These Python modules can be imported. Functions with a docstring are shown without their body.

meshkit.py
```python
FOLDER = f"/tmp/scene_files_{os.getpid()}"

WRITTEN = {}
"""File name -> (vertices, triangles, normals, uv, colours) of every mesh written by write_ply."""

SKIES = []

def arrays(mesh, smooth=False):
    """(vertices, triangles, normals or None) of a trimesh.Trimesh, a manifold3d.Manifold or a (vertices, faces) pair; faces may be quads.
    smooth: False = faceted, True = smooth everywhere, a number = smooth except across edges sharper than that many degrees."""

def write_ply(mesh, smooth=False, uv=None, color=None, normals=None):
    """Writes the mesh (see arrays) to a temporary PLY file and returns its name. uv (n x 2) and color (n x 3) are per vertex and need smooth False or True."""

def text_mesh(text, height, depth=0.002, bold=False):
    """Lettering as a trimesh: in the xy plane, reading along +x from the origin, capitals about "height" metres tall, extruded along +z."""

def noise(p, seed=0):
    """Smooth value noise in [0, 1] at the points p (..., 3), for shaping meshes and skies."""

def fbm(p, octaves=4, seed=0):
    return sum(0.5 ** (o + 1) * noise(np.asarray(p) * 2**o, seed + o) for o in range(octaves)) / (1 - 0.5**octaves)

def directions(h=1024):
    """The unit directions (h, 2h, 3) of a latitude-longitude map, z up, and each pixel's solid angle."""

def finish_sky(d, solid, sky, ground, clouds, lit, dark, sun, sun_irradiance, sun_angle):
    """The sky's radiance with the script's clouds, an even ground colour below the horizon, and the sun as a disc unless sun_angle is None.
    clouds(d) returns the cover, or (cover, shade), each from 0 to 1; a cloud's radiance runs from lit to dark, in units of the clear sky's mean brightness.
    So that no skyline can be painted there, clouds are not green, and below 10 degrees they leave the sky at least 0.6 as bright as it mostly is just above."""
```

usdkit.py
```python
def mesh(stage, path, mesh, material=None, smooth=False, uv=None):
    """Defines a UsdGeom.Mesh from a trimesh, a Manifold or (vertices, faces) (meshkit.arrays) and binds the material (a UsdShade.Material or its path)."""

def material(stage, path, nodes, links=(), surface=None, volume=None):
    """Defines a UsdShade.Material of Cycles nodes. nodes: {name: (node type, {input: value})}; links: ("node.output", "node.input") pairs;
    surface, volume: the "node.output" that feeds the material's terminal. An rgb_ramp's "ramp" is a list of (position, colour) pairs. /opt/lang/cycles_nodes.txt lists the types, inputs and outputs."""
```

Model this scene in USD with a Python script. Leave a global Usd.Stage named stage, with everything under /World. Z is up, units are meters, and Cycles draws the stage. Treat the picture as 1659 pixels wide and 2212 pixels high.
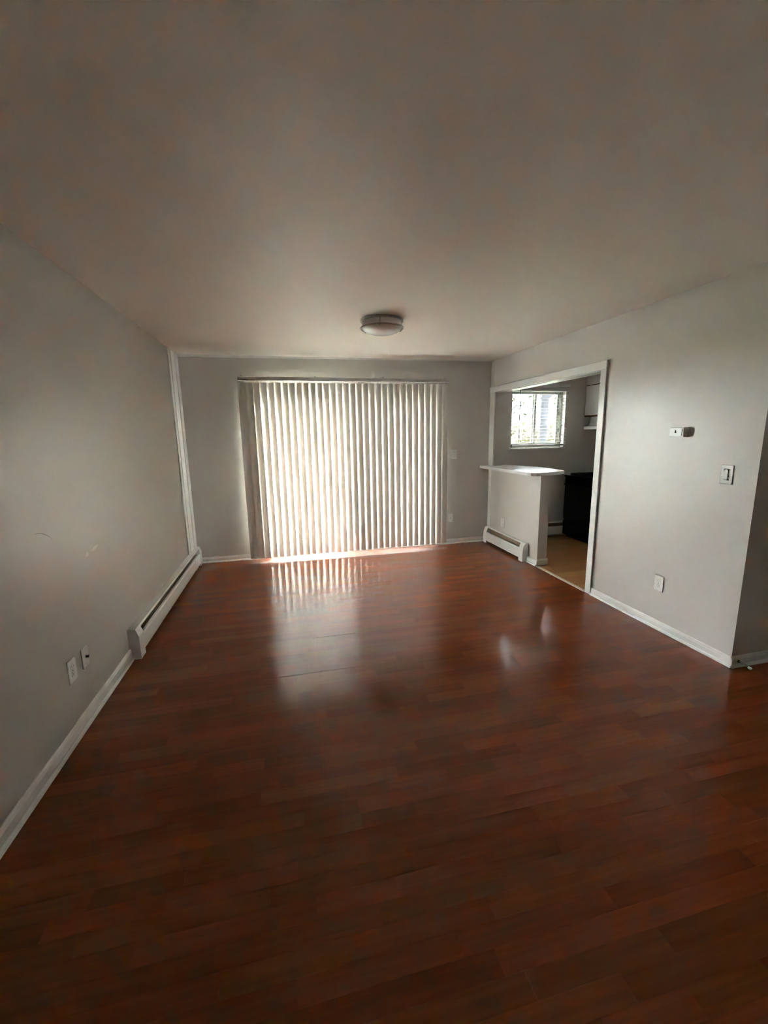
import math, random
import numpy as np
import trimesh
import manifold3d as m3
from pxr import Gf, Sdf, Usd, UsdGeom, UsdLux, UsdShade, Vt
import usdkit

stage = Usd.Stage.CreateInMemory()
UsdGeom.SetStageUpAxis(stage, "Z")
UsdGeom.SetStageMetersPerUnit(stage, 1.0)
UsdGeom.Xform.Define(stage, "/World")
stage.SetDefaultPrim(stage.GetPrimAtPath("/World"))
UsdGeom.Scope.Define(stage, "/World/Looks")
RNG = random.Random(7)
NPR = np.random.default_rng(7)

# ------------------------------------------------------------------ camera
F_PX, YAW, PITCH, ROLL = 905.30, 0.2253, -0.1838, -0.0178
CAM = (1.1373, 0.0, 1.5191)
EXPOSURE = 6.12
cy_, sy_, cp_, sp_ = math.cos(YAW), math.sin(YAW), math.cos(PITCH), math.sin(PITCH)
fw = np.array([sy_ * cp_, cy_ * cp_, sp_]); r0 = np.array([cy_, -sy_, 0.0]); u0 = np.cross(r0, fw)
cr_, sr_ = math.cos(ROLL), math.sin(ROLL)
rt, up = cr_ * r0 + sr_ * u0, -sr_ * r0 + cr_ * u0
cam = UsdGeom.Camera.Define(stage, "/World/Camera")
cam.CreateHorizontalApertureAttr(36.0)
cam.CreateFocalLengthAttr(36.0 * F_PX / 1659.0)
cam.CreateExposureAttr(EXPOSURE)
cam.CreateClippingRangeAttr(Gf.Vec2f(0.02, 500.0))
cam.AddTransformOp().Set(Gf.Matrix4d(*rt, 0, *up, 0, *(-fw), 0, *CAM, 1))

# ------------------------------------------------------------------ sky: bright overcast
dome = UsdLux.DomeLight.Define(stage, "/World/Sky")
dome.CreateIntensityAttr(1.0)
dome.CreateColorAttr(Gf.Vec3f(0.93, 0.97, 1.03))
# ------------------------------------------------------------------ materials
LK = "/World/Looks/"


def mat(name, color, rough=0.5, spec=0.5, metal=0.0, bump=None, mottled=None, coat=0.0):
    """A principled surface; bump = (noise scale, strength); mottled = (scale, amount) varies the tone a little."""
    n = {"p": ("principled_bsdf", {"base_color": color, "roughness": rough, "specular_ior_level": spec, "metallic": metal, "coat_weight": coat})}
    l = []
    if bump or mottled:
        n["g"] = ("geometry", {})
    if bump:
        n["bn"] = ("noise_texture", {"scale": bump[0], "detail": 3.0})
        n["b"] = ("bump", {"strength": bump[1], "distance": 0.002})
        l += [("g.position", "bn.vector"), ("bn.fac", "b.height"), ("b.normal", "p.normal")]
    if mottled:
        n["mn"] = ("noise_texture", {"scale": mottled[0], "detail": 3.0})
        a = mottled[1]
        n["mr"] = ("rgb_ramp", {"ramp": [(0.3, tuple(c * (1 - a) for c in color)), (0.7, tuple(c * (1 + a) for c in color))]})
        l += [("g.position", "mn.vector"), ("mn.fac", "mr.fac"), ("mr.color", "p.base_color")]
    return usdkit.material(stage, LK + name, n, l, surface="p.BSDF")


def wood(name, dark, light, stretch, rough, bumpy=0.04, coat=0.0, spec=0.5):
    """Planks: each mesh carries a colour attribute tone = (tone, hue, offset); the grain runs along x."""
    n = {
        "a": ("attribute", {"attribute": "tone"}), "s": ("separate_color", {}), "g": ("geometry", {}),
        "m": ("mapping", {"mapping_type": "point", "scale": stretch}),
        "off": ("vector_math", {"math_type": "scale", "scale": 37.0}), "ad": ("vector_math", {"math_type": "add"}),
        "n1": ("noise_texture", {"scale": 1.0, "detail": 6.0, "roughness": 0.62, "distortion": 0.6}),
        "n2": ("noise_texture", {"scale": 6.0, "detail": 2.0}),
        "t1": ("math", {"math_type": "multiply_add", "value2": 0.7, "value3": -0.35}),
        "t2": ("math", {"math_type": "add", "use_clamp": True}),
        "r": ("rgb_ramp", {"ramp": [(0.0, dark), (0.55, tuple((a + b) / 2 for a, b in zip(dark, light))), (1.0, light)]}),
        "hu": ("mix_color", {"blend_type": "multiply", "b": (0.86, 1.22, 1.0)}),
        "rr": ("math", {"math_type": "multiply_add", "value2": 0.10, "value3": rough - 0.05}),
        "b": ("bump", {"strength": bumpy, "distance": 0.001}),
        "p": ("principled_bsdf", {"roughness": rough, "specular_ior_level": spec, "coat_weight": coat, "coat_roughness": 0.1}),
    }
    l = [("a.color", "s.color"), ("g.position", "m.vector"), ("a.color", "off.vector1"), ("m.vector", "ad.vector1"), ("off.vector", "ad.vector2"),
         ("ad.vector", "n1.vector"), ("ad.vector", "n2.vector"), ("n1.fac", "t1.value1"), ("t1.value", "t2.value1"), ("s.r", "t2.value2"), ("t2.value", "r.fac"),
         ("r.color", "hu.a"), ("s.g", "hu.fac"), ("hu.result", "p.base_color"), ("n2.fac", "rr.value1"), ("rr.value", "p.roughness"), ("n1.fac", "b.height"), ("b.normal", "p.normal")]
    return usdkit.material(stage, LK + name, n, l, surface="p.BSDF")


M = {}
M["wall"] = mat("wall_paint", (0.65, 0.615, 0.565), 0.34, 0.6, bump=(260.0, 0.10))
M["ceiling"] = mat("ceiling_paint", (0.87, 0.805, 0.73), 0.52, 0.4, bump=(180.0, 0.15))
M["white"] = mat("white_trim_paint", (0.87, 0.86, 0.83), 0.28, 0.5, mottled=(9.0, 0.02))
M["plate"] = mat("white_plastic", (0.89, 0.88, 0.85), 0.22, 0.5)
M["slot"] = mat("dark_slot", (0.03, 0.03, 0.03), 0.6)
M["enamel"] = mat("heater_enamel", (0.84, 0.83, 0.81), 0.32, 0.5, mottled=(6.0, 0.03))
M["fin"] = mat("heater_fins", (0.28, 0.22, 0.15), 0.5, 0.5, metal=0.4)
M["laminate"] = mat("white_laminate", (0.80, 0.79, 0.79), 0.28, 0.6)
M["nickel"] = mat("brushed_nickel", (0.52, 0.47, 0.42), 0.32, 0.5, metal=1.0)
M["frost"] = mat("frosted_glass", (0.80, 0.79, 0.78), 0.18, 0.5)
M["black"] = mat("black_enamel", (0.004, 0.004, 0.006), 0.2, 0.25)
M["iron"] = mat("black_iron", (0.015, 0.015, 0.016), 0.55, 0.3)
M["cabinet"] = mat("cabinet_laminate", (0.76, 0.75, 0.71), 0.35, 0.5)
M["oak"] = mat("oak_edge", (0.26, 0.085, 0.025), 0.4, 0.5, mottled=(30.0, 0.25))
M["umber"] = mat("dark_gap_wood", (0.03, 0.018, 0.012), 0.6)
M["vinyl"] = mat("vinyl_frame", (0.78, 0.78, 0.76), 0.35, 0.5)
M["sash"] = mat("window_aluminium", (0.34, 0.34, 0.30), 0.4, 0.5)
M["deck"] = mat("balcony_wood", (0.20, 0.14, 0.09), 0.8, 0.3, mottled=(5.0, 0.2))
M["rail"] = mat("rail_aluminium", (0.62, 0.60, 0.57), 0.45, 0.5)
M["strip"] = mat("cream_strip", (0.80, 0.72, 0.62), 0.35, 0.5)
M["chrome"] = mat("dull_chrome", (0.55, 0.55, 0.56), 0.25, 0.5, metal=1.0)
M["subfloor"] = mat("subfloor", (0.10, 0.04, 0.02), 0.8)
M["scuff"] = mat("scuffed_paint", (0.40, 0.38, 0.35), 0.35, 0.5)
M["patch"] = mat("glossy_paint_patch", (0.80, 0.765, 0.71), 0.42, 0.4)
M["concrete"] = mat("patio_concrete", (0.52, 0.50, 0.47), 0.9, 0.2, mottled=(3.0, 0.12))
M["grass"] = mat("lawn_grass", (0.07, 0.085, 0.03), 0.9, 0.2, mottled=(2.0, 0.3))
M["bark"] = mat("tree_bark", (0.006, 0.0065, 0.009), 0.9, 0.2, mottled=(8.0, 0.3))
M["floor"] = wood("cherry_laminate", (0.128, 0.026, 0.007), (0.37, 0.092, 0.031), (2.2, 46.0, 1.0), 0.15, spec=0.32)
M["kfloor"] = wood("oak_laminate", (0.40, 0.150, 0.060), (0.74, 0.34, 0.15), (1.8, 30.0, 1.0), 0.35)
M["vane"] = usdkit.material(stage, LK + "vane_vinyl", {
    "p": ("principled_bsdf", {"base_color": (0.84, 0.81, 0.77), "roughness": 0.38, "specular_ior_level": 0.5}),
    "t": ("translucent_bsdf", {"color": (0.80, 0.73, 0.66)}), "x": ("mix_closure", {"fac": 0.115})},
    [("p.BSDF", "x.closure1"), ("t.BSDF", "x.closure2")], surface="x.closure")
M["slat"] = usdkit.material(stage, LK + "slat_vinyl", {
    "p": ("principled_bsdf", {"base_color": (0.82, 0.81, 0.79), "roughness": 0.4}),
    "t": ("translucent_bsdf", {"color": (0.8, 0.78, 0.74)}), "x": ("mix_closure", {"fac": 0.15})},
    [("p.BSDF", "x.closure1"), ("t.BSDF", "x.closure2")], surface="x.closure")
M["glass"] = usdkit.material(stage, LK + "window_glass", {
    "t": ("transparent_bsdf", {"color": (0.95, 0.97, 0.96)}), "g": ("glossy_bsdf", {"color": (1, 1, 1), "roughness": 0.0}),
    "f": ("fresnel", {"IOR": 1.45}), "x": ("mix_closure", {})},
    [("f.fac", "x.fac"), ("t.BSDF", "x.closure1"), ("g.BSDF", "x.closure2")], surface="x.closure")
M["screen"] = usdkit.material(stage, LK + "insect_mesh", {
    "t": ("transparent_bsdf", {"color": (1, 1, 1)}), "d": ("diffuse_bsdf", {"color": (0.10, 0.10, 0.10)}), "x": ("mix_closure", {"fac": 0.5})},
    [("t.BSDF", "x.closure1"), ("d.BSDF", "x.closure2")], surface="x.closure")


def leaf(name, a, b):
    return usdkit.material(stage, LK + name, {
        "g": ("geometry", {}), "n": ("noise_texture", {"scale": 2.5, "detail": 4.0}), "r": ("rgb_ramp", {"ramp": [(0.35, a), (0.65, b)]}),
        "d": ("diffuse_bsdf", {}), "t": ("translucent_bsdf", {}), "x": ("mix_closure", {"fac": 0.45})},
        [("g.position", "n.vector"), ("n.fac", "r.fac"), ("r.color", "d.color"), ("r.color", "t.color"), ("d.BSDF", "x.closure1"), ("t.BSDF", "x.closure2")], surface="x.closure")


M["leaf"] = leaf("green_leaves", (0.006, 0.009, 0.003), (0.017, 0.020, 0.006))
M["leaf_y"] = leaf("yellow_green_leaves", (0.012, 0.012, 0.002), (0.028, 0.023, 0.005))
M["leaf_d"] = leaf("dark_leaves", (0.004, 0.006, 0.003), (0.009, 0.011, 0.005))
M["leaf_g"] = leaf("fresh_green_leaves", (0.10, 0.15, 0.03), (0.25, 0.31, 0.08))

# ------------------------------------------------------------------ helpers
USED = {}


def numbered(parent, name):
    k = USED.get((parent, name), 0); USED[(parent, name)] = k + 1
    return f"{parent}/{name}" + (f"_{k:03d}" if k else "")


def tag(p, label=None, cat=None, group=None, kind=None):
    p = p.GetPrim() if hasattr(p, "GetPrim") else p
    for k, v in (("label", label), ("category", cat), ("group", group), ("kind", kind)):
        if v:
            p.SetCustomDataByKey(k, v)
    return p


def obj(name, mesh, material, parent=None, smooth=False, label=None):
    path = numbered(str(parent.GetPath()) if parent else "/World", name)
    p = usdkit.mesh(stage, path, mesh, M[material], smooth=smooth).GetPrim()
    if label:
        p.SetCustomDataByKey("label", label)
    return p


def thing(name, label, cat, loc=(0, 0, 0), group=None, kind=None):
    x = UsdGeom.Xform.Define(stage, numbered("/World", name))
    if any(loc):
        x.AddTranslateOp().Set(Gf.Vec3d(*map(float, loc)))
    return tag(x.GetPrim(), label, cat, group, kind)


def box(x0, x1, y0, y1, z0, z1, c=0.0):
    """A box between two corners; c chamfers every edge."""
    x0, x1, y0, y1, z0, z1 = min(x0, x1), max(x0, x1), min(y0, y1), max(y0, y1), min(z0, z1), max(z0, z1)
    if c <= 0:
        m = trimesh.creation.box([x1 - x0, y1 - y0, z1 - z0]); m.apply_translation([(x0 + x1) / 2, (y0 + y1) / 2, (z0 + z1) / 2])
        return m
    c = min(c, (x1 - x0) / 2.01, (y1 - y0) / 2.01, (z1 - z0) / 2.01)
    pts = []
    for a, b, d in ((c, c, 0), (c, 0, c), (0, c, c)):
        for x in (x0 + a, x1 - a):
            for y in (y0 + b, y1 - b):
                for z in (z0 + d, z1 - d):
                    pts.append((x, y, z))
    return trimesh.Trimesh(*hull(pts), process=False)


def hull(pts):
    mm = m3.Manifold.hull_points(np.asarray(pts, float)).to_mesh()
    return np.array(mm.vert_properties[:, :3]), np.array(mm.tri_verts)


def cat(*ms):
    return trimesh.util.concatenate([m for m in ms])


def man(m):
    return m3.Manifold(m3.Mesh(np.asarray(m.vertices, np.float32), np.asarray(m.faces, np.uint32)))


def union(*ms):
    o = man(ms[0])
    for m in ms[1:]:
        o = o + man(m)
    return o


def cut(base, *holes):
    o = base if isinstance(base, m3.Manifold) else man(base)
    for h in holes:
        o = o - man(h)
    return o


def prism(poly, axis, a, b):
    """Extrudes a polygon. axis 'y': poly is (x, z), 'x': poly is (y, z), 'z': poly is (x, y)."""
    from shapely.geometry import Polygon
    m = trimesh.creation.extrude_polygon(Polygon(poly), abs(b - a)); v = np.array(m.vertices); lo = min(a, b)
    if axis == "y":
        w = np.stack([v[:, 0], v[:, 2] + lo, v[:, 1]], 1)
    elif axis == "x":
        w = np.stack([v[:, 2] + lo, v[:, 0], v[:, 1]], 1)
    else:
        w = np.stack([v[:, 0], v[:, 1], v[:, 2] + lo], 1)
    m = trimesh.Trimesh(w, m.faces, process=False)
    if m.volume < 0:
        m.invert()
    return m


def cyl(p, q, r, n=16, r2=None):
    """A rod from p to q."""
    p, q = np.asarray(p, float), np.asarray(q, float); d = q - p; L = np.linalg.norm(d); d = d / L
    a = np.cross(d, [0, 0, 1.0] if abs(d[2]) < 0.9 else [1.0, 0, 0]); a /= np.linalg.norm(a); b = np.cross(d, a)
    t = np.arange(n) * 2 * np.pi / n
    ring = np.cos(t)[:, None] * a + np.sin(t)[:, None] * b
    v = np.vstack([p + r * ring, q + (r2 or r) * ring, [p], [q]]); f = []
    for i in range(n):
        j = (i + 1) % n
        f += [(i, j, n + j), (i, n + j, n + i), (2 * n, j, i), (2 * n + 1, n + i, n + j)]
    m = trimesh.Trimesh(v, f, process=False)
    if m.volume < 0:
        m.invert()
    return m


def lathe(profile, n=48, at=(0, 0, 0)):
    m = trimesh.creation.revolve(np.asarray(profile, float), sections=n); m.apply_translation(at)
    return m


W, YB, H = 3.86, 5.324, 2.44          # living room: left wall x = 0, right wall x = W, back wall y = YB
HALL, YC, YF = 4.90, 1.92, -0.70      # hall beyond the right wall's corner; wall behind the camera
KX, KY = 5.65, 2.10                   # kitchen: far wall and near wall
T = 0.12

# ------------------------------------------------------------------ the setting: shell
ST = "structure"
wl = thing("wall_left", "long greige wall on the left with faint scuffs", "wall", kind=ST)
obj("plaster", box(-T, 0, YF - T, YB + 0.15, -0.1, H + 0.02), "wall", wl)
back = cut(box(-0.02, KX + T, YB, YB + 0.15, -0.1, H + 0.02), box(0.755, 3.08, YB - 1, YB + 1, 0.0, 2.04), box(4.17, 5.0, YB - 1, YB + 1, 1.292, 2.085))
tag(obj("wall_back", back, "wall"), "greige far wall holding the sliding door and the kitchen window", "wall", kind=ST)
right = union(box(W, W + T, YC, 3.285, -0.05, H + 0.02), box(W, W + T, 3.2, YB + 0.01, 2.035, H + 0.02), box(W, W + T, 5.19, YB + 0.01, 1.0, H + 0.02))
tag(obj("wall_right", right, "wall"), "greige right wall with the wide opening to the kitchen", "wall", kind=ST)
tag(obj("wall_half", box(W, W + T, 4.10, YB + 0.005, -0.05, 1.037), "wall"), "waist-high greige half wall under the white bar top", "wall", kind=ST)
tag(obj("wall_hall", box(W + T - 0.01, HALL + T, YC, YC + 0.1, -0.05, H + 0.02), "wall"), "shaded wall turning the corner at the right edge", "wall", kind=ST)
tag(obj("wall_front", box(-T, HALL + T, YF - T, YF, -0.1, H + 0.02), "wall"), "wall behind the viewer, closing the room", "wall", kind=ST)
tag(obj("wall_hall_end", box(HALL, HALL + T, YF, YC + 0.05, -0.1, H + 0.02), "wall"), "end wall of the hall to the right, out of view", "wall", kind=ST)
tag(obj("wall_kitchen", union(box(KX, KX + T, KY - T, YB + 0.1, -0.1, H + 0.02), box(W + T - 0.01, KX + 0.05, KY - 0.08, KY, -0.1, H + 0.02)), "wall"), "kitchen walls behind the black stove", "wall", kind=ST)
tag(obj("wall_soffit", box(5.315, KX + 0.05, KY, YB + 0.05, 2.142, H + 0.02), "wall"), "greige boxed soffit above the kitchen wall cabinet", "wall", kind=ST)
tag(obj("ceiling", box(-T, KX + T, YF - T, YB + 0.15, H, H + 0.2), "ceiling"), "flat off-white ceiling over the whole room", "ceiling", kind=ST)

# scuffs on the left wall
def ribbon(path, w, h=0.0006):
    """A thin raised smear on the left wall along (y, z) points."""
    path = np.asarray(path, float); t = np.gradient(path, axis=0); t /= np.linalg.norm(t, axis=1, keepdims=True); nrm = np.stack([-t[:, 1], t[:, 0]], 1)
    k = np.sin(np.linspace(0.15, np.pi - 0.15, len(path)))[:, None] * w / 2
    a, b = path + nrm * k, path - nrm * k; n = len(path)
    v = np.vstack([np.c_[np.zeros(n), a], np.c_[np.full(n, h), path], np.c_[np.zeros(n), b]])
    f = []
    for i in range(n - 1):
        f += [(i, i + 1, n + i + 1), (i, n + i + 1, n + i), (n + i, n + i + 1, 2 * n + i + 1), (n + i, 2 * n + i + 1, 2 * n + i)]
    return trimesh.Trimesh(v, f, process=False)
obj("scuff_mark", ribbon([(2.165, 1.099), (2.20, 1.096), (2.24, 1.085), (2.28, 1.064), (2.31, 1.042)], 0.006), "scuff", wl, smooth=True)
obj("paint_patch", ribbon([(2.61, 0.868), (2.63, 0.874), (2.65, 0.880)], 0.030), "patch", wl, smooth=True)
obj("paint_patch", ribbon([(2.68, 0.878), (2.73, 0.886), (2.79, 0.892)], 0.026), "patch", wl, smooth=True)
obj("chip", ribbon([(3.69, 0.262), (3.715, 0.266)], 0.014), "scuff", wl); obj("chip", ribbon([(3.07, 0.268), (3.09, 0.272)], 0.012), "scuff", wl)

# ------------------------------------------------------------------ floors of separate planks
def with_tone(prim, tones, per):
    arr = np.repeat(np.asarray(tones, np.float32), per, 0)
    UsdGeom.PrimvarsAPI(prim).CreatePrimvar("tone", Sdf.ValueTypeNames.Color3fArray, "vertex").Set(Vt.Vec3fArray.FromNumpy(arr))


def px_size(x, y):
    """How large a plank at (x, y) shows: used to pick the nearest planks."""
    d = np.array([x, y, 0.0]) - CAM; z = d @ fw
    if z < 0.25:
        return 0.0
    u, v = F_PX * (d @ rt) / z, F_PX * (d @ up) / z
    return 1.0 / z ** 2 if abs(u) < 960 and abs(v) < 1210 else 0.0


def lay(parent, rows, material, lens, gap, thick, limit):
    planks = []
    for (y0, y1, x0, x1) in rows:
        x = x0 - RNG.uniform(0, lens[1]) * 0.9
        while x < x1:
            L = RNG.uniform(*lens); a, b = max(x, x0), min(x + L, x1)
            if b - a > 0.02:
                planks.append((a, b, y0, y1, (RNG.uniform(0.31, 0.65), 0.75 * RNG.uniform(0, 1) ** 2, RNG.random())))
            x += L
    planks.sort(key=lambda q: -px_size((q[0] + q[1]) / 2, (q[2] + q[3]) / 2) * (q[1] - q[0]))
    rest, tones = [], []
    for i, (a, b, y0, y1, tone) in enumerate(planks):
        lift = 0.0011 if (abs(y1 - 2.604) < 0.004 and a < 1.55 and b > 0.99) or (abs(y0 - 3.013) < 0.004 and 1.0 < (a + b) / 2 < 1.5) else 0.0
        m = box(a + gap, b - gap, y0 + gap, y1 - gap, -thick, lift)
        if i < limit:
            with_tone(obj("plank", m, material, parent), [tone], len(m.vertices))
        else:
            rest.append(m); tones += [tone] * len(m.vertices)
    if rest:
        o = obj("plank_field", cat(*rest), material, parent); o.SetCustomDataByKey("kind", "stuff")
        with_tone(o, tones, 1)


fl = thing("floor", "glossy red-brown cherry plank floor of the living room", "floor", kind=ST)
obj("subfloor", cat(box(-0.05, W + 0.02, YF - 0.05, YB + 0.02, -0.08, -0.0085), box(W + 0.02, HALL + 0.05, YF - 0.05, YC + 0.05, -0.08, -0.0085)), "subfloor", fl)
SW = 0.2045 / 3
rows = []
y = 2.604 - SW * 57
while y < YB + 0.02:
    a, b = max(y, YF), min(y + SW, YB + 0.012)
    if b - a > 0.004:
        rows.append((a, b, 0.0, W if a >= YC - 0.03 else HALL))
    y += SW
lay(fl, rows, "floor", (0.22, 0.62), 0.00008, 0.008, 298)
kf = thing("floor_001", "tan-brown wood-look plank floor of the kitchen", "floor", kind=ST)
obj("subfloor", box(W + 0.02, KX + 0.05, KY - 0.05, YB + 0.05, -0.08, -0.0085), "subfloor", kf)
KW = 0.125
lay(kf, [(YB - KW * (k + 1), YB - KW * k, W + 0.016, KX) for k in range(25)], "kfloor", (0.7, 1.25), 0.0004, 0.008, 70)
tag(obj("trim_5", prism([(3.838, 0.0), (3.842, 0.0045), (3.862, 0.0055), (3.876, 0.0045), (3.880, 0.0)], "y", 3.285, 4.085), "strip"), "thin cream strip where the red floor meets the kitchen floor", "threshold strip", kind=ST)

# ------------------------------------------------------------------ baseboards: board and shoe moulding
def base_profile(h):
    return [(0, 0.0), (0.011, 0.0), (0.012, h * 0.72), (0.009, h * 0.80), (0.0085, h * 0.90), (0.005, h), (0, h)]
SHOE = [(0.011, 0.0), (0.024, 0.0), (0.0235, 0.006), (0.020, 0.014), (0.014, 0.019), (0.011, 0.019)]
def baseboard(name, side, at, a, b, h, label):
    t = thing(name, label, "baseboard", kind=ST)
    for part, prof in (("board", base_profile(h)), ("shoe_moulding", SHOE)):
        if side == "+x": m = prism([(at + d, z) for d, z in prof], "y", a, b)
        if side == "-x": m = prism([(at - d, z) for d, z in prof], "y", a, b)
        if side == "-y": m = prism([(at - d, z) for d, z in prof], "x", a, b)
        obj(part, m, "white", t)
    return t
baseboard("baseboard_left", "+x", 0.0, YF, 3.035, 0.082, "white baseboard along the left wall, ending at the heater")
baseboard("baseboard_back", "-y", YB, 0.06, 0.75, 0.070, "short white baseboard on the far wall left of the vertical blinds")
baseboard("baseboard_back", "-y", YB, 3.085, 3.80, 0.070, "short white baseboard on the far wall right of the vertical blinds")
baseboard("baseboard_right", "-x", W, 1.905, 3.205, 0.068, "white baseboard under the thermostat on the right wall")
hb = thing("baseboard_half", "white baseboard wrapping the end of the half wall", "baseboard", kind=ST)
for part, prof in (("board", base_profile(0.070)), ("shoe_moulding", SHOE)):
    obj(part, prism([(W - d, z) for d, z in prof], "y", 4.088 if part == "board" else 4.10, 4.32), "white", hb)
obj("end_board", prism([(4.10 - d * 1.2, 0.012 + z) for d, z in base_profile(0.075)], "x", W - 0.002, W + T + 0.012), "white", hb)
baseboard("baseboard_hall", "-y", YC, W - 0.012, HALL, 0.072, "shaded white baseboard past the right wall's corner")

# ------------------------------------------------------------------ trims
t1 = thing("trim_1", "white casing framing the opening to the kitchen", "door casing", kind=ST)
cz = 0.018
obj("head_casing", box(W - cz - 0.003, W + 0.004, 3.206, 5.345, 2.032, 2.106, 0.003), "white", t1)
obj("side_casing", box(W - cz, W + 0.004, 3.206, 3.278, 0.0, 2.04, 0.003), "white", t1)
obj("side_casing", box(W - cz, W + 0.004, 5.196, YB + 0.002, 1.07, 2.04, 0.003), "white", t1)
obj("jamb_liner", box(W + 0.002, W + T + 0.01, 3.272, 5.192, 2.026, 2.04), "white", t1)
obj("jamb_liner", box(W + 0.002, W + T + 0.01, 3.272, 3.29, 0.0, 2.03), "white", t1)
t2 = thing("trim_2", "white panelled boxing in the far left corner above the heater", "corner trim", kind=ST)
obj("batten", box(-0.002, 0.014, 4.93, 4.985, 0.2, H, 0.003), "white", t2)
obj("panel", box(-0.002, 0.005, 4.98, 5.24, 0.2, H), "white", t2)
obj("batten", box(-0.002, 0.012, 5.04, 5.07, 0.2, H, 0.003), "white", t2)
obj("corner_board", box(-0.002, 0.018, 5.225, YB + 0.002, 0.2, H, 0.003), "white", t2)
tag(obj("trim_3", box(W - 0.008, W + 0.002, 5.25, YB + 0.002, 0.2, H, 0.002), "white"), "narrow corner board between the far wall and the half wall", "corner trim", kind=ST)
cv = np.array([(0.0, YB - 0.009, H), (0.0, YB + 0.002, H), (0.0, YB + 0.002, H - 0.032), (0.0, YB - 0.008, H - 0.032), (W, YB - 0.005, H), (W, YB + 0.002, H), (W, YB + 0.002, H - 0.006), (W, YB - 0.004, H - 0.006)])
tag(obj("trim_4", trimesh.Trimesh(*hull(cv), process=False), "white"), "thin white strip where the far wall meets the ceiling", "cove trim", kind=ST)

# ------------------------------------------------------------------ sliding glass door
door = thing("door_1", "white sliding glass door behind the vertical blinds", "sliding door", kind=ST)
dx0, dx1, dzt = 0.755, 3.08, 2.04
obj("frame", cut(box(dx0 - 0.002, dx1 + 0.002, YB + 0.03, YB + 0.14, 0.0, dzt + 0.002), box(dx0 + 0.035, dx1 - 0.035, YB - 1, YB + 1, 0.025, dzt - 0.035)), "vinyl", door)
obj("track", cat(box(dx0, dx1, YB + 0.003, YB + 0.032, 0.0, 0.012, 0.002), box(dx0 + 0.035, dx1 - 0.035, YB + 0.062, YB + 0.068, 0.02, 0.036)), "rail", door)
def leafdoor(name, x0, x1, y0, y1, handle):
    p = obj(name, cut(box(x0, x1, y0, y1, 0.03, 2.004), box(x0 + 0.07, x1 - 0.07, y0 - 1, y1 + 1, 0.115, 1.935)), "vinyl", door)
    obj("glass", box(x0 + 0.065, x1 - 0.065, (y0 + y1) / 2 - 0.003, (y0 + y1) / 2 + 0.003, 0.11, 1.94), "glass", p)
    if handle:
        obj("handle", box(x0 + 0.022, x0 + 0.05, y0 - 0.03, y0, 0.92, 1.12, 0.006), "vinyl", p)
leafdoor("sliding_panel", dx0 + 0.036, 1.945, YB + 0.04, YB + 0.072, True)
leafdoor("fixed_panel", 1.875, dx1 - 0.036, YB + 0.085, YB + 0.118, False)
sc = obj("screen_frame", cut(box(1.90, dx1 - 0.036, YB + 0.122, YB + 0.136, 0.03, 2.004), box(1.94, dx1 - 0.076, YB - 1, YB + 1, 0.07, 1.962)), "vinyl", door)
obj("screen_mesh", box(1.935, dx1 - 0.071, YB + 0.128, YB + 0.130, 0.065, 1.967), "screen", sc)

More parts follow.
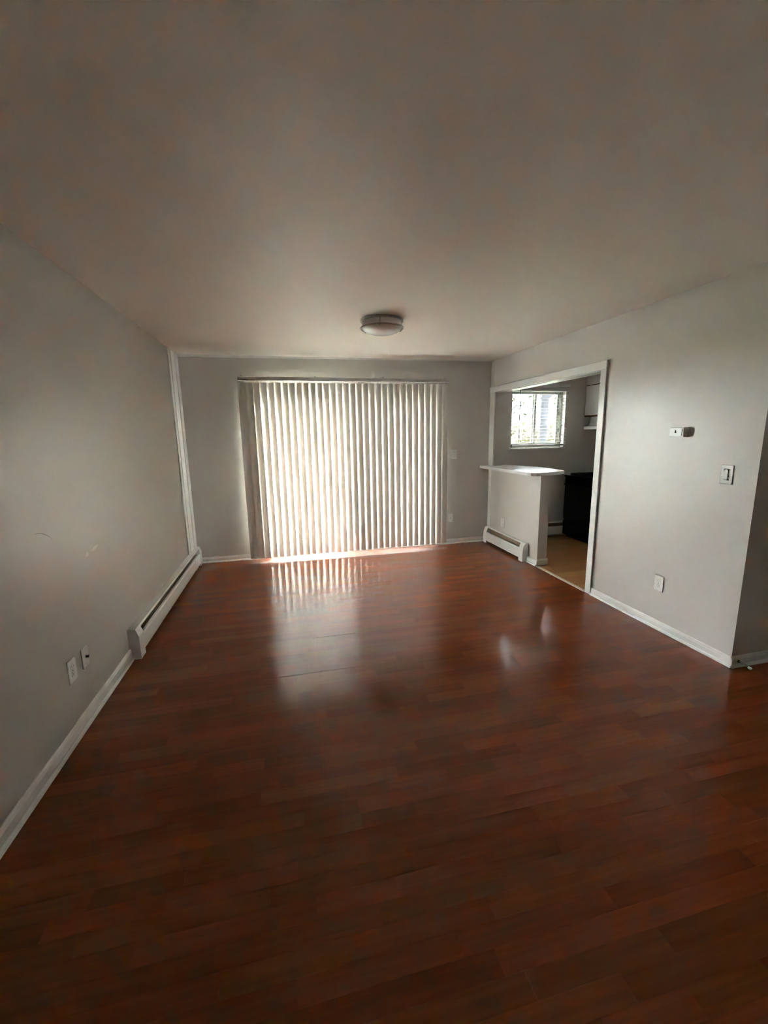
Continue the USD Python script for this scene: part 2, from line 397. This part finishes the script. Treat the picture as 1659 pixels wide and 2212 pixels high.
# ------------------------------------------------------------------ vertical blind
vb = thing("vertical_blind", "white vertical blind of long curved vanes closed over the sliding door", "vertical blind", (1.92, 5.226, 2.175))
V0 = np.array([1.92, 5.226, 2.175])
def sh(m):
    m.apply_translation(-V0); return m
rail = union(box(0.645, 3.212, 5.204, 5.268, 2.156, 2.193, 0.003), box(0.645, 3.212, 5.208, 5.246, 2.150, 2.158))
mm = rail.to_mesh()
obj("head_rail", sh(trimesh.Trimesh(mm.vert_properties[:, :3], mm.tri_verts, process=False)), "rail", vb)
for bx in (0.691, 1.525, 2.352, 3.163):
    k = obj("bracket", sh(cat(box(bx - 0.015, bx + 0.015, 5.215, YB, 2.194, 2.198), box(bx - 0.015, bx + 0.015, YB - 0.003, YB, 2.17, 2.215))), "rail", vb)
    obj("screw", sh(cyl((bx, 5.226, 2.198), (bx, 5.226, 2.204), 0.006, 8)), "slot", k)
NV, VW = 32, 0.089
for i in range(NV):
    xc = 0.684 + 0.0797 * i
    th = math.radians(24.5 + RNG.uniform(-2.5, 2.5))
    if i == 0: th = math.radians(4)
    if i == 1: th = math.radians(11)
    if i == NV - 1: th = math.radians(9)
    s = np.linspace(-1, 1, 9); c_, s_ = math.cos(th), math.sin(th)
    sag = 0.018 * (1 - s ** 2)
    px = xc + c_ * s * VW / 2 - s_ * sag
    py = 5.226 - s_ * s * VW / 2 - c_ * sag
    nx, ny = -s_, -c_
    zb, zt, n = 0.036 + 0.012 * i / NV, 2.128, len(s)
    def ring(z, o): return np.c_[px + nx * o, py + ny * o, np.full(n, z)]
    v = np.vstack([ring(zb, 0.0005), ring(zt, 0.0005), ring(zb, -0.0005), ring(zt, -0.0005)]); f = []
    for k in range(n - 1):
        f += [(k, k + 1, n + k + 1), (k, n + k + 1, n + k), (2 * n + k, 3 * n + k + 1, 2 * n + k + 1), (2 * n + k, 3 * n + k, 3 * n + k + 1)]
        f += [(k, 2 * n + k + 1, k + 1), (k, 2 * n + k, 2 * n + k + 1), (n + k, n + k + 1, 3 * n + k + 1), (n + k, 3 * n + k + 1, 3 * n + k)]
    f += [(0, n, 3 * n), (0, 3 * n, 2 * n), (n - 1, 3 * n - 1, 4 * n - 1), (n - 1, 4 * n - 1, 2 * n - 1)]
    m = trimesh.Trimesh(v, f, process=False)
    if m.volume < 0: m.invert()
    vp = obj("vane", sh(m), "vane", vb, smooth=40)
    cxx, cyy = xc - s_ * 0.018, 5.226 - c_ * 0.018
    obj("vane_clip", sh(cat(box(cxx - 0.007, cxx + 0.007, cyy - 0.0035, cyy + 0.0035, 2.116, 2.136, 0.002), cyl((cxx, cyy, 2.134), (xc, 5.226, 2.152), 0.0025, 8))), "plate", vp)

# ------------------------------------------------------------------ baseboard heaters
def heater(name, label, prof, slot_z, axis, at, sgn, a, b, cap, joint=None):
    """prof: (distance from wall, z) outline of the end cap, from the wall at the top, outwards and down. A hollow case: back plate, hood, front panel, fins, two end caps."""
    t = thing(name, label, "heater")
    def put(poly, p, q):
        return prism([(at + sgn * d, z) for d, z in poly], axis, p, q)
    depth, top = max(d for d, _ in prof), max(z for _, z in prof)
    d2 = prof[1][0]
    ia, ib = a + cap, b - cap
    obj("hood", put([(0, 0.02), (0.004, 0.02), (0.004, top - 0.005), (d2 - 0.004, top - 0.005), (d2 + 0.002, slot_z[1] - 0.004), (d2 + 0.006, slot_z[1]), (d2, top - 0.001), (0, top - 0.001)], ia - 0.002, ib + 0.002), "enamel", t)
    fx = depth - 0.003
    obj("back_plate", put([(0.0042, 0.03), (0.0065, 0.03), (0.0065, top - 0.0055), (0.0042, top - 0.0055)], ia, ib), "fin", t)
    obj("front_panel", put([(fx - 0.004, 0.036), (fx, 0.034), (fx - 0.001, slot_z[0] - 0.012), (fx - 0.006, slot_z[0]), (fx - 0.020, slot_z[0] + 0.002), (fx - 0.020, slot_z[0] - 0.001), (fx - 0.008, slot_z[0] - 0.004), (fx - 0.004, slot_z[0] - 0.015)], ia - 0.002, ib + 0.002), "enamel", t)
    obj("damper", put([(0.012, slot_z[0] - 0.012), (fx - 0.016, slot_z[0] - 0.006), (fx - 0.016, slot_z[0] - 0.009), (0.012, slot_z[0] - 0.016)], ia, ib), "fin", t)
    fins = [put([(0.008, 0.05), (fx - 0.010, 0.05), (fx - 0.010, 0.13), (0.008, 0.13)], p, p + 0.0008) for p in np.arange(ia + 0.02, ib - 0.02, 0.02)]
    e = obj("fin_tube", cat(put([(0.024, 0.080), (0.046, 0.080), (0.046, 0.102), (0.024, 0.102)], ia, ib), *fins), "fin", t)
    full = prof + [(0, 0.0)]
    obj("end_cap", put(full, a, a + cap), "enamel", t, smooth=25); obj("end_cap", put(full, b - cap, b), "enamel", t, smooth=25)
    if joint:
        obj("joint_cover", put([(fx - 0.001, 0.032), (fx + 0.0025, 0.032), (fx + 0.0015, slot_z[0] - 0.010), (fx - 0.004, slot_z[0] + 0.002), (fx - 0.008, slot_z[0] + 0.002)], *joint), "enamel", t)
    return t
LP = [(0, 0.220), (0.050, 0.220), (0.054, 0.215), (0.069, 0.168), (0.070, 0.160), (0.070, 0.0)]
heater("baseboard_heater", "long white baseboard heater along the left wall", LP, (0.153, 0.206), "y", 0.0, 1, 3.02, 5.303, 0.095, (4.93, 5.06))
RP = [(0, 0.222), (0.036, 0.220), (0.050, 0.208), (0.062, 0.182), (0.069, 0.150), (0.073, 0.10), (0.074, 0.0)]
heater("baseboard_heater", "short white baseboard heater on the half wall below the bar top", RP, (0.152, 0.209), "y", W, -1, 4.287, 5.303, 0.085)
heater("baseboard_heater", "white baseboard heater in the kitchen beside the black stove", LP, (0.150, 0.203), "x", YB, -1, W + T + 0.02, 5.60, 0.08)

# ------------------------------------------------------------------ bar top
from shapely.geometry import Polygon
bar = Polygon([(3.715, YB - 0.002), (3.722, 4.16), (3.735, 4.10), (3.765, 4.070), (3.80, 4.063), (3.90, 4.078), (4.08, 4.128), (4.19, 4.172), (4.222, 4.20), (4.238, 4.26), (4.262, 4.45), (4.275, 4.65), (4.262, 4.80), (4.205, 5.0), (4.13, 5.165), (4.06, 5.25), (3.985, YB - 0.002)]).buffer(-0.008).buffer(0.008)
z0, z1, ch = 1.038, 1.073, 0.003
lay_ = []
for (z, off) in ((z0, -ch), (z0 + ch, 0), (z1 - ch, 0), (z1, -ch)):
    q = bar.buffer(off, join_style=2) if off else bar
    lay_.append((z, q))
parts_ = [prism(list(q.exterior.coords)[:-1], "z", za, zb) for (za, zb, q) in ((z0, z1 - ch, bar), (z1 - ch, z1, bar.buffer(-ch * 0.6)))]
bt = thing("bar_top", "white laminate bar top with rounded corner on the half wall", "counter")
u_ = union(*parts_).to_mesh()
obj("slab", trimesh.Trimesh(u_.vert_properties[:, :3], u_.tri_verts, process=False), "laminate", bt)
obj("edge_band", cut(prism(list(bar.buffer(0.0012).exterior.coords)[:-1], "z", z0 + 0.002, z1 - 0.004), prism(list(bar.buffer(-0.001).exterior.coords)[:-1], "z", z0 - 1, z1 + 1), box(3, 5, YB - 0.006, YB + 1, 0, 3)), "laminate", bt)

# ------------------------------------------------------------------ ceiling lamp
lc = (1.965, 3.565, 0)
lamp = thing("ceiling_lamp", "flush drum ceiling lamp with frosted bowl and two nickel rings", "ceiling lamp", (lc[0], lc[1], H))
def band(r, z, h, w=0.007):
    return lathe([(r - w, z - h / 2), (r - 0.001, z - h / 2), (r, z - h / 4), (r, z + h / 4), (r - 0.001, z + h / 2), (r - w, z + h / 2), (r - w, z - h / 2)], 64)
obj("canopy", lathe([(0, 0.0), (0.150, 0.0), (0.155, -0.006), (0.155, -0.014), (0.0, -0.014)], 48), "white", lamp)
obj("diffuser", lathe([(0.150, -0.012), (0.165, -0.014), (0.166, -0.062), (0.163, -0.070), (0.154, -0.080), (0.135, -0.093), (0.105, -0.105), (0.07, -0.112), (0.035, -0.1155), (0.0, -0.1165)], 64), "frost", lamp, smooth=40)
obj("ring", band(0.176, -0.012, 0.013, 0.010), "nickel", lamp, smooth=30); obj("ring", band(0.178, -0.068, 0.010, 0.010), "nickel", lamp, smooth=30)
for k in range(3):
    a = math.radians(-108 + 120 * k)
    q = (0.173 * math.cos(a), 0.173 * math.sin(a))
    st = obj("post", cyl((*q, -0.010), (*q, -0.068), 0.0035, 10), "nickel", lamp)
    obj("finial", cat(cyl((*q, -0.068), (*q, -0.080), 0.005, 10, 0.004)), "nickel", st)

# ------------------------------------------------------------------ wall plates
def place(m, side, at, c, z):
    """A plate modelled facing -y, in x and z about the origin, set on a wall: 'b' back wall, 'r' right wall, 'l' left wall."""
    v = np.array(m.vertices)
    if side == "b": w = np.stack([c + v[:, 0], at + v[:, 1], z + v[:, 2]], 1)
    if side == "r": w = np.stack([at + v[:, 1], c - v[:, 0], z + v[:, 2]], 1)
    if side == "l": w = np.stack([at - v[:, 1], c + v[:, 0], z + v[:, 2]], 1)
    return trimesh.Trimesh(w, m.faces, process=False)


def plate(name, label, category, side, at, c, z, kind, w=0.079, h=0.122):
    t = thing(name, label, category)
    def P(part, m, material, parent=t):
        return obj(part, place(m, side, at, c, z), material, parent)
    P("cover_plate", box(-w / 2, w / 2, -0.0065, 0.0, -h / 2, h / 2, 0.0025), "plate")
    if kind == "duplex":
        for s in (1, -1):
            zz = s * 0.0195
            r = P("receptacle", prism([(0.0165 * math.cos(a), zz + max(-0.0135, min(0.0135, 0.0165 * math.sin(a)))) for a in np.linspace(0, 2 * np.pi, 25)[:-1]], "y", -0.0085, -0.005), "plate")
            P("slot", box(-0.0075, -0.0055, -0.0088, -0.0083, zz - 0.001, zz + 0.0075), "slot", r)
            P("slot", box(0.0055, 0.0075, -0.0088, -0.0083, zz - 0.001, zz + 0.0065), "slot", r)
            P("ground_hole", cyl((0, -0.0088, zz - 0.0075), (0, -0.0083, zz - 0.0075), 0.0024, 8), "slot", r)
        P("screw", cyl((0, -0.0075, 0), (0, -0.006, 0), 0.003, 8), "chrome")
    if kind in ("rocker", "dimmer", "decora"):
        P("frame", cut_t(box(-0.0185, 0.0185, -0.0078, -0.004, -0.035, 0.035, 0.0015), box(-0.0166, 0.0166, -1, 1, -0.0333, 0.0333)), "plate")
        P("gap", box(-0.0168, 0.0168, -0.0068, -0.004, -0.0335, 0.0335), "slot")
        if kind == "rocker":
            P("rocker", trimesh.Trimesh(*hull([(x, yy, zz) for x in (-0.0155, 0.0155) for yy, zz in ((-0.004, -0.0322), (-0.004, 0.0322), (-0.0075, 0.0322), (-0.0095, 0.0), (-0.012, -0.0322))]), process=False), "plate")
        if kind == "dimmer":
            P("rocker", trimesh.Trimesh(*hull([(x, yy, zz) for x in (-0.0155, 0.0085) for yy, zz in ((-0.004, -0.0322), (-0.004, 0.0322), (-0.0075, 0.0322), (-0.0095, 0.0), (-0.012, -0.0322))]), process=False), "plate")
            P("slider", box(0.0105, 0.0155, -0.0105, -0.004, -0.026, -0.014, 0.001), "plate")
        if kind == "decora":
            P("face", box(-0.0158, 0.0158, -0.0082, -0.004, -0.0325, 0.0325, 0.001), "plate")
            for a_ in (-0.0075, 0.0057):
                for zz in (0.012, -0.022):
                    P("slot", box(a_, a_ + 0.0018, -0.0085, -0.008, zz, zz + 0.008), "slot")
    if kind == "jack":
        j = P("jack", box(-0.0075, 0.0075, -0.0085, -0.005, -0.007, 0.007, 0.0015), "plate")
        P("slot", box(-0.0045, 0.0045, -0.0089, -0.0084, -0.004, 0.004), "slot", j)
    if kind == "coax":
        j = P("connector", cyl((0.004, -0.020, 0.0), (0.004, -0.005, 0.0), 0.0048, 12), "slot")
        P("nut", cyl((0.004, -0.009, 0.0), (0.004, -0.0055, 0.0), 0.0072, 6), "chrome", j)
    if kind in ("jack", "coax"):
        for s in (1, -1):
            P("screw", cyl((0, -0.0075, s * 0.042), (0, -0.006, s * 0.042), 0.003, 8), "plate")
    return t


def cut_t(a, *b):
    q = cut(a, *b).to_mesh()
    return trimesh.Trimesh(q.vert_properties[:, :3], q.tri_verts, process=False)


plate("light_switch", "white rocker light switch on the far wall right of the vertical blinds", "light switch", "b", YB, 3.335, 1.236, "rocker", 0.085, 0.130)
plate("phone_jack", "white phone jack plate low on the far wall beside the blinds", "wall plate", "b", YB, 3.297, 0.366, "jack", 0.067, 0.116)
plate("power_outlet", "white outlet plate on the half wall above its short heater", "outlet", "r", W, 4.902, 0.349, "decora")
plate("power_outlet", "white duplex outlet on the right wall below the thermostat", "outlet", "r", W, 2.501, 0.360, "duplex")
plate("light_switch", "white dimmer switch near the outer corner of the right wall", "light switch", "r", W, 2.100, 1.228, "dimmer")
plate("power_outlet", "white duplex outlet low on the left wall before the heater", "outlet", "l", 0.0, 2.284, 0.354, "duplex")
plate("cable_jack", "white cable plate with dark connector beside the left wall outlet", "wall plate", "l", 0.0, 2.427, 0.352, "coax", 0.073, 0.113)

# ------------------------------------------------------------------ thermostat
th = thing("thermostat", "small white boxy thermostat high on the right wall", "thermostat")
ty0, ty1, tz0, tz1 = 2.400, 2.516, 1.463, 1.529
obj("base", box(3.848, W, ty0 - 0.002, ty1 + 0.002, tz0 - 0.002, tz1 + 0.002, 0.002), "plate", th)
cover = cut_t(box(3.820, 3.850, ty0, ty1, tz0, tz1, 0.004), *[box(3.826, 3.846, yy, yy + 0.0022, tz1 - 0.003, tz1 + 0.01) for yy in np.arange(ty0 + 0.012, ty1 - 0.01, 0.006)], *[box(3.825 + 0.0055 * k, 3.8275 + 0.0055 * k, ty0 - 0.01, ty0 + 0.003, tz0 + 0.008, tz1 - 0.008) for k in range(4)])
obj("cover", cover, "plate", th)
obj("face_panel", box(3.8185, 3.822, ty0 + 0.020, ty1 - 0.006, tz0 + 0.007, tz1 - 0.007, 0.001), "plate", th)
obj("lever", cat(box(3.8135, 3.820, 2.459, 2.464, 1.495, 1.509, 0.001), cyl((3.8145, 2.4615, 1.495), (3.820, 2.4615, 1.495), 0.005, 10)), "slot", th)
obj("window", box(3.8180, 3.820, ty0 + 0.011, ty0 + 0.014, tz0 + 0.01, tz1 - 0.01), "slot", th)

# ------------------------------------------------------------------ door stop
ds = thing("door_stop", "spring door stop with white tip on the baseboard past the right corner", "door stop", (3.905, YC - 0.012, 0.036))
obj("base", cyl((0, 0.0, 0), (0, -0.006, 0), 0.011, 16, 0.008), "iron", ds)
tt = np.linspace(0, 1, 161)
hel = np.c_[0.0048 * np.cos(tt * 2 * np.pi * 14), -0.006 - 0.058 * tt, 0.0048 * np.sin(tt * 2 * np.pi * 14) - 0.006 * tt ** 2]
obj("spring", cat(*[cyl(hel[i], hel[i + 1], 0.0011, 5) for i in range(160)]), "chrome", ds)
obj("tip", cat(cyl((0, -0.063, -0.006), (0, -0.076, -0.0065), 0.0085, 14, 0.0095), cyl((0, -0.076, -0.0065), (0, -0.081, -0.0066), 0.0095, 14, 0.0065)), "plate", ds)

# ------------------------------------------------------------------ kitchen window and its blind
win = thing("window_1", "white sliding kitchen window above the bar top", "window", kind=ST)
wx0, wx1, wz0, wz1 = 4.17, 5.0, 1.292, 2.085
obj("frame", cut(box(wx0 - 0.003, wx1 + 0.003, YB + 0.075, YB + 0.14, wz0 - 0.003, wz1 + 0.003), box(wx0 + 0.028, wx1 - 0.028, YB - 1, YB + 1, wz0 + 0.03, wz1 - 0.03)), "sash", win)
for x0, x1, y0, name in ((wx0 + 0.022, 4.60, YB + 0.084, "sliding_sash"), (4.555, wx1 - 0.022, YB + 0.112, "fixed_sash")):
    s_ = obj(name, cut(box(x0, x1, y0, y0 + 0.022, wz0 + 0.025, wz1 - 0.025, 0.002), box(x0 + 0.032, x1 - 0.032, YB - 1, YB + 1, wz0 + 0.06, wz1 - 0.055)), "sash", win)
    obj("glass", box(x0 + 0.028, x1 - 0.028, y0 + 0.008, y0 + 0.014, wz0 + 0.055, wz1 - 0.05), "glass", s_)
ws = obj("screen_frame", cut(box(wx0 + 0.02, wx1 - 0.02, YB + 0.140, YB + 0.148, wz0 + 0.02, wz1 - 0.02), box(wx0 + 0.04, wx1 - 0.04, YB - 1, YB + 1, wz0 + 0.04, wz1 - 0.04)), "sash", win)
obj("screen_mesh", box(wx0 + 0.036, wx1 - 0.036, YB + 0.143, YB + 0.145, wz0 + 0.036, wz1 - 0.036), "screen", ws)
obj("sill", box(wx0 - 0.02, wx1 + 0.018, YB - 0.028, YB + 0.078, 1.272, 1.294, 0.003), "white", win)
kb = thing("window_blind", "white horizontal slat blind lowered open over the kitchen window", "window blind")
yb_ = 5.287
obj("valance", box(4.14, 5.012, 5.250, 5.260, 2.100, 2.150, 0.003), "slat", kb)
obj("valance_return", box(5.002, 5.012, 5.258, YB, 2.100, 2.150, 0.002), "slat", kb)
obj("head_rail", box(4.155, 4.995, 5.263, 5.315, 2.062, 2.108, 0.002), "rail", kb)
zs = np.arange(1.372, 2.055, 0.0455)
for z in zs:
    a = math.radians(2.0 + RNG.uniform(-1.5, 1.5)); s = np.linspace(-1, 1, 5)
    yy, zz = yb_ + 0.0245 * s * math.cos(a), z + 0.0245 * s * math.sin(a) + 0.0022 * (1 - s ** 2)
    pr = [(p, q + 0.0013) for p, q in zip(yy, zz)] + [(p, q - 0.0013) for p, q in zip(yy[::-1], zz[::-1])]
    obj("slat", prism(pr, "x", 4.16, 4.99), "slat", kb, smooth=30)
obj("bottom_rail", box(4.16, 4.99, 5.266, 5.308, 1.318, 1.340, 0.003), "rail", kb)
for x in (4.27, 4.575, 4.88):
    obj("ladder_cord", cat(cyl((x, yb_ - 0.026, 1.335), (x, yb_ - 0.026, 2.07), 0.0011, 5), cyl((x, yb_ + 0.026, 1.335), (x, yb_ + 0.026, 2.07), 0.0011, 5)), "slat", kb)
wd = obj("wand", cyl((4.249, 5.246, 1.455), (4.247, 5.249, 2.10), 0.0042, 8), "slot", kb)
obj("wand_grip", cyl((4.249, 5.246, 1.43), (4.249, 5.246, 1.475), 0.0062, 8), "slot", wd)

# ------------------------------------------------------------------ kitchen: stove, cabinet, hood
sv = thing("stove", "black gas stove standing in the kitchen behind the bar", "stove", (5.01, 4.87, 0.0))
S0 = np.array([5.01, 4.87, 0.0])
def sb(m):
    m.apply_translation(-S0); return m
sy0, sy1 = 4.495, 5.248
obj("body", sb(box(5.035, 5.62, sy0, sy1, 0.06, 0.875, 0.003)), "black", sv)
obj("toe_base", sb(box(5.07, 5.60, sy0 + 0.02, sy1 - 0.02, 0.0, 0.062)), "iron", sv)
dr = obj("drawer", sb(box(5.012, 5.036, sy0 + 0.003, sy1 - 0.003, 0.045, 0.255, 0.004)), "black", sv)
obj("drawer_lip", sb(box(5.000, 5.014, sy0 + 0.05, sy1 - 0.05, 0.228, 0.246, 0.004)), "black", dr)
od = obj("oven_door", sb(box(5.010, 5.036, sy0 + 0.003, sy1 - 0.003, 0.272, 0.800, 0.005)), "black", sv)
obj("door_glass", sb(box(5.007, 5.011, sy0 + 0.12, sy1 - 0.12, 0.38, 0.66, 0.0015)), "black", od)
obj("handle", sb(cat(cyl((4.965, sy0 + 0.06, 0.838 - 0.06), (4.965, sy1 - 0.06, 0.838 - 0.06), 0.010, 12), cyl((4.965, sy0 + 0.09, 0.778), (5.012, sy0 + 0.09, 0.778), 0.008, 8), cyl((4.965, sy1 - 0.09, 0.778), (5.012, sy1 - 0.09, 0.778), 0.008, 8))), "black", od)
cp = obj("control_panel", sb(prism([(5.012, 0.806), (5.036, 0.806), (5.06, 0.878), (5.020, 0.878)], "y", sy0 + 0.002, sy1 - 0.002)), "black", sv)
for k in range(5):
    yk = sy1 - 0.07 - k * 0.152
    obj("knob", sb(cat(cyl((5.016, yk, 0.842), (4.990, yk, 0.845), 0.019, 16, 0.016), box(4.984, 4.994, yk - 0.004, yk + 0.004, 0.828, 0.862, 0.001))), "black", cp)
ct = obj("cooktop", sb(union_t := cut_t(box(4.998, 5.60, sy0 - 0.004, sy1 + 0.004, 0.876, 0.906, 0.004), box(5.05, 5.57, sy0 + 0.04, sy1 - 0.04, 0.892, 1.0))), "black", sv)
obj("backguard", sb(box(5.575, 5.63, sy0, sy1, 0.90, 1.02, 0.006)), "black", sv)
for bx in (5.17, 5.44):
    for by in (sy0 + 0.20, sy1 - 0.20):
        b = obj("burner", sb(cat(cyl((bx, by, 0.892), (bx, by, 0.904), 0.045, 20, 0.04), cyl((bx, by, 0.904), (bx, by, 0.911), 0.032, 20, 0.028))), "iron", ct)
for by in (sy0 + 0.20, sy1 - 0.20):
    g = [box(5.06, 5.56, by + o - 0.004, by + o + 0.004, 0.918, 0.930, 0.001) for o in (-0.145, 0, 0.145)]
    g += [box(x - 0.004, x + 0.004, by - 0.145, by + 0.145, 0.918, 0.930, 0.001) for x in (5.064, 5.17, 5.305, 5.44, 5.556)]
    g += [box(x - 0.005, x + 0.005, by + o - 0.005, by + o + 0.005, 0.892, 0.920) for x in (5.064, 5.556) for o in (-0.145, 0.145)]
    obj("grate", sb(cat(*g)), "iron", sv)

cb = thing("wall_cabinet", "white wall cabinet with oak edge strips above the range hood", "cabinet", (5.32, 4.9, 1.72))
C0 = np.array([5.32, 4.9, 1.72])
def sc_(m):
    m.apply_translation(-C0); return m
obj("carcass", sc_(box(5.322, KX, 4.53, 5.312, 1.712, 2.141)), "oak", cb)
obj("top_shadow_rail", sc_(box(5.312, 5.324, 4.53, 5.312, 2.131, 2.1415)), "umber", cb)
for y0, y1 in ((4.925, 5.302), (4.538, 4.915)):
    d = obj("door", sc_(box(5.303, 5.321, y0, y1, 1.730, 2.130, 0.0015)), "cabinet", cb)
    obj("edge_pull", sc_(box(5.300, 5.321, y0, y1, 1.706, 1.729, 0.003)), "oak", d)
hd = thing("range_hood", "white range hood with flared front lip above the stove", "range hood", (5.32, 4.9, 1.535))
H0 = np.array([5.32, 4.9, 1.535])
def sh_(m):
    m.apply_translation(-H0); return m
arc = [(5.345 + 0.042 * math.sin(a), 1.632 - 0.052 * math.cos(a)) for a in np.linspace(0.1, math.pi / 2, 8)]
obj("body", sh_(prism([(5.315, 1.573)] + arc + [(5.388, 1.711), (KX, 1.711), (KX, 1.573)], "y", 4.535, 5.290)), "enamel", hd, smooth=35)
obj("lip", sh_(cut_t(box(5.295, KX, 4.53, 5.295, 1.533, 1.576, 0.003), box(5.31, KX - 0.02, 4.55, 5.275, 1.50, 1.562))), "plate", hd)
obj("filter", sh_(box(5.33, 5.60, 4.60, 5.22, 1.556, 1.566)), "chrome", hd)

# ------------------------------------------------------------------ outdoors
tag(obj("lawn", box(-40, 60, YB + 0.15, 90, -0.5, -0.12), "grass"), "lawn outside beyond the patio", "lawn", kind=ST)
tag(obj("patio", box(0.3, 9.0, YB + 0.16, 9.4, -0.5, -0.06), "concrete"), "concrete patio outside the sliding door", "patio", kind=ST)

tag(obj("balcony", box(-1.5, 6.2, YB + 0.15, 6.9, 2.55, 2.75), "deck"), "wooden balcony slab over the patio outside the sliding door", "balcony", kind=ST)


def leaves(c, r, n, size, rng):
    """n small leaves scattered through an ellipsoid, denser towards its skin."""
    d = rng.normal(size=(n, 3)); d /= np.linalg.norm(d, axis=1, keepdims=True)
    p = np.asarray(c) + d * np.asarray(r) * (rng.random((n, 1)) ** 0.45)
    a = rng.normal(size=(n, 3)); a /= np.linalg.norm(a, axis=1, keepdims=True)
    b = np.cross(a, rng.normal(size=(n, 3))); b /= np.linalg.norm(b, axis=1, keepdims=True)
    s = size * (0.6 + 0.8 * rng.random((n, 1)))
    v = np.stack([p - a * s, p + b * s * 0.45, p + a * s, p - b * s * 0.45], 1).reshape(-1, 3)
    k = np.arange(n)[:, None] * 4
    return v, np.vstack([k + [0, 1, 2], k + [0, 2, 3]])


def tree(name, label, category, x, y, h, crowns, material, trunk_r, size=0.09):
    t = thing(name, label, category, (x, y, -0.12))
    rng = np.random.default_rng(int(x * 100) % 9973 + int(y * 10))
    vs, fs, n0 = [], [], 0
    for c, r, n in crowns:
        v, f = leaves(c, r, n, size, rng); vs.append(v); fs.append(f + n0); n0 += len(v)
    o = obj("foliage", (np.vstack(vs), np.vstack(fs)), material, t); o.SetCustomDataByKey("kind", "stuff")
    if trunk_r:
        segs = [cyl((0, 0, 0), (0.04, 0, h * 0.55), trunk_r, 10, trunk_r * 0.75), cyl((0.04, 0, h * 0.54), (0.0, 0.05, h * 0.95), trunk_r * 0.74, 10, trunk_r * 0.3)]
        for k in range(7):
            a = k * 2.4; z = h * (0.36 + 0.075 * k)
            segs.append(cyl((0.03, 0, z), (0.03 + 0.26 * h * math.cos(a), 0.26 * h * math.sin(a), z + 0.2 * h), trunk_r * 0.3, 6, trunk_r * 0.1))
        obj("trunk", cat(*segs), "bark", t)


def big(h, w, n):
    return [((0, 0, h * 0.72), (w, w, h * 0.30), n), ((w * 0.5, 0.2, h * 0.5), (w * 0.6, w * 0.6, h * 0.2), n // 2), ((-w * 0.5, -0.2, h * 0.52), (w * 0.6, w * 0.6, h * 0.2), n // 2)]
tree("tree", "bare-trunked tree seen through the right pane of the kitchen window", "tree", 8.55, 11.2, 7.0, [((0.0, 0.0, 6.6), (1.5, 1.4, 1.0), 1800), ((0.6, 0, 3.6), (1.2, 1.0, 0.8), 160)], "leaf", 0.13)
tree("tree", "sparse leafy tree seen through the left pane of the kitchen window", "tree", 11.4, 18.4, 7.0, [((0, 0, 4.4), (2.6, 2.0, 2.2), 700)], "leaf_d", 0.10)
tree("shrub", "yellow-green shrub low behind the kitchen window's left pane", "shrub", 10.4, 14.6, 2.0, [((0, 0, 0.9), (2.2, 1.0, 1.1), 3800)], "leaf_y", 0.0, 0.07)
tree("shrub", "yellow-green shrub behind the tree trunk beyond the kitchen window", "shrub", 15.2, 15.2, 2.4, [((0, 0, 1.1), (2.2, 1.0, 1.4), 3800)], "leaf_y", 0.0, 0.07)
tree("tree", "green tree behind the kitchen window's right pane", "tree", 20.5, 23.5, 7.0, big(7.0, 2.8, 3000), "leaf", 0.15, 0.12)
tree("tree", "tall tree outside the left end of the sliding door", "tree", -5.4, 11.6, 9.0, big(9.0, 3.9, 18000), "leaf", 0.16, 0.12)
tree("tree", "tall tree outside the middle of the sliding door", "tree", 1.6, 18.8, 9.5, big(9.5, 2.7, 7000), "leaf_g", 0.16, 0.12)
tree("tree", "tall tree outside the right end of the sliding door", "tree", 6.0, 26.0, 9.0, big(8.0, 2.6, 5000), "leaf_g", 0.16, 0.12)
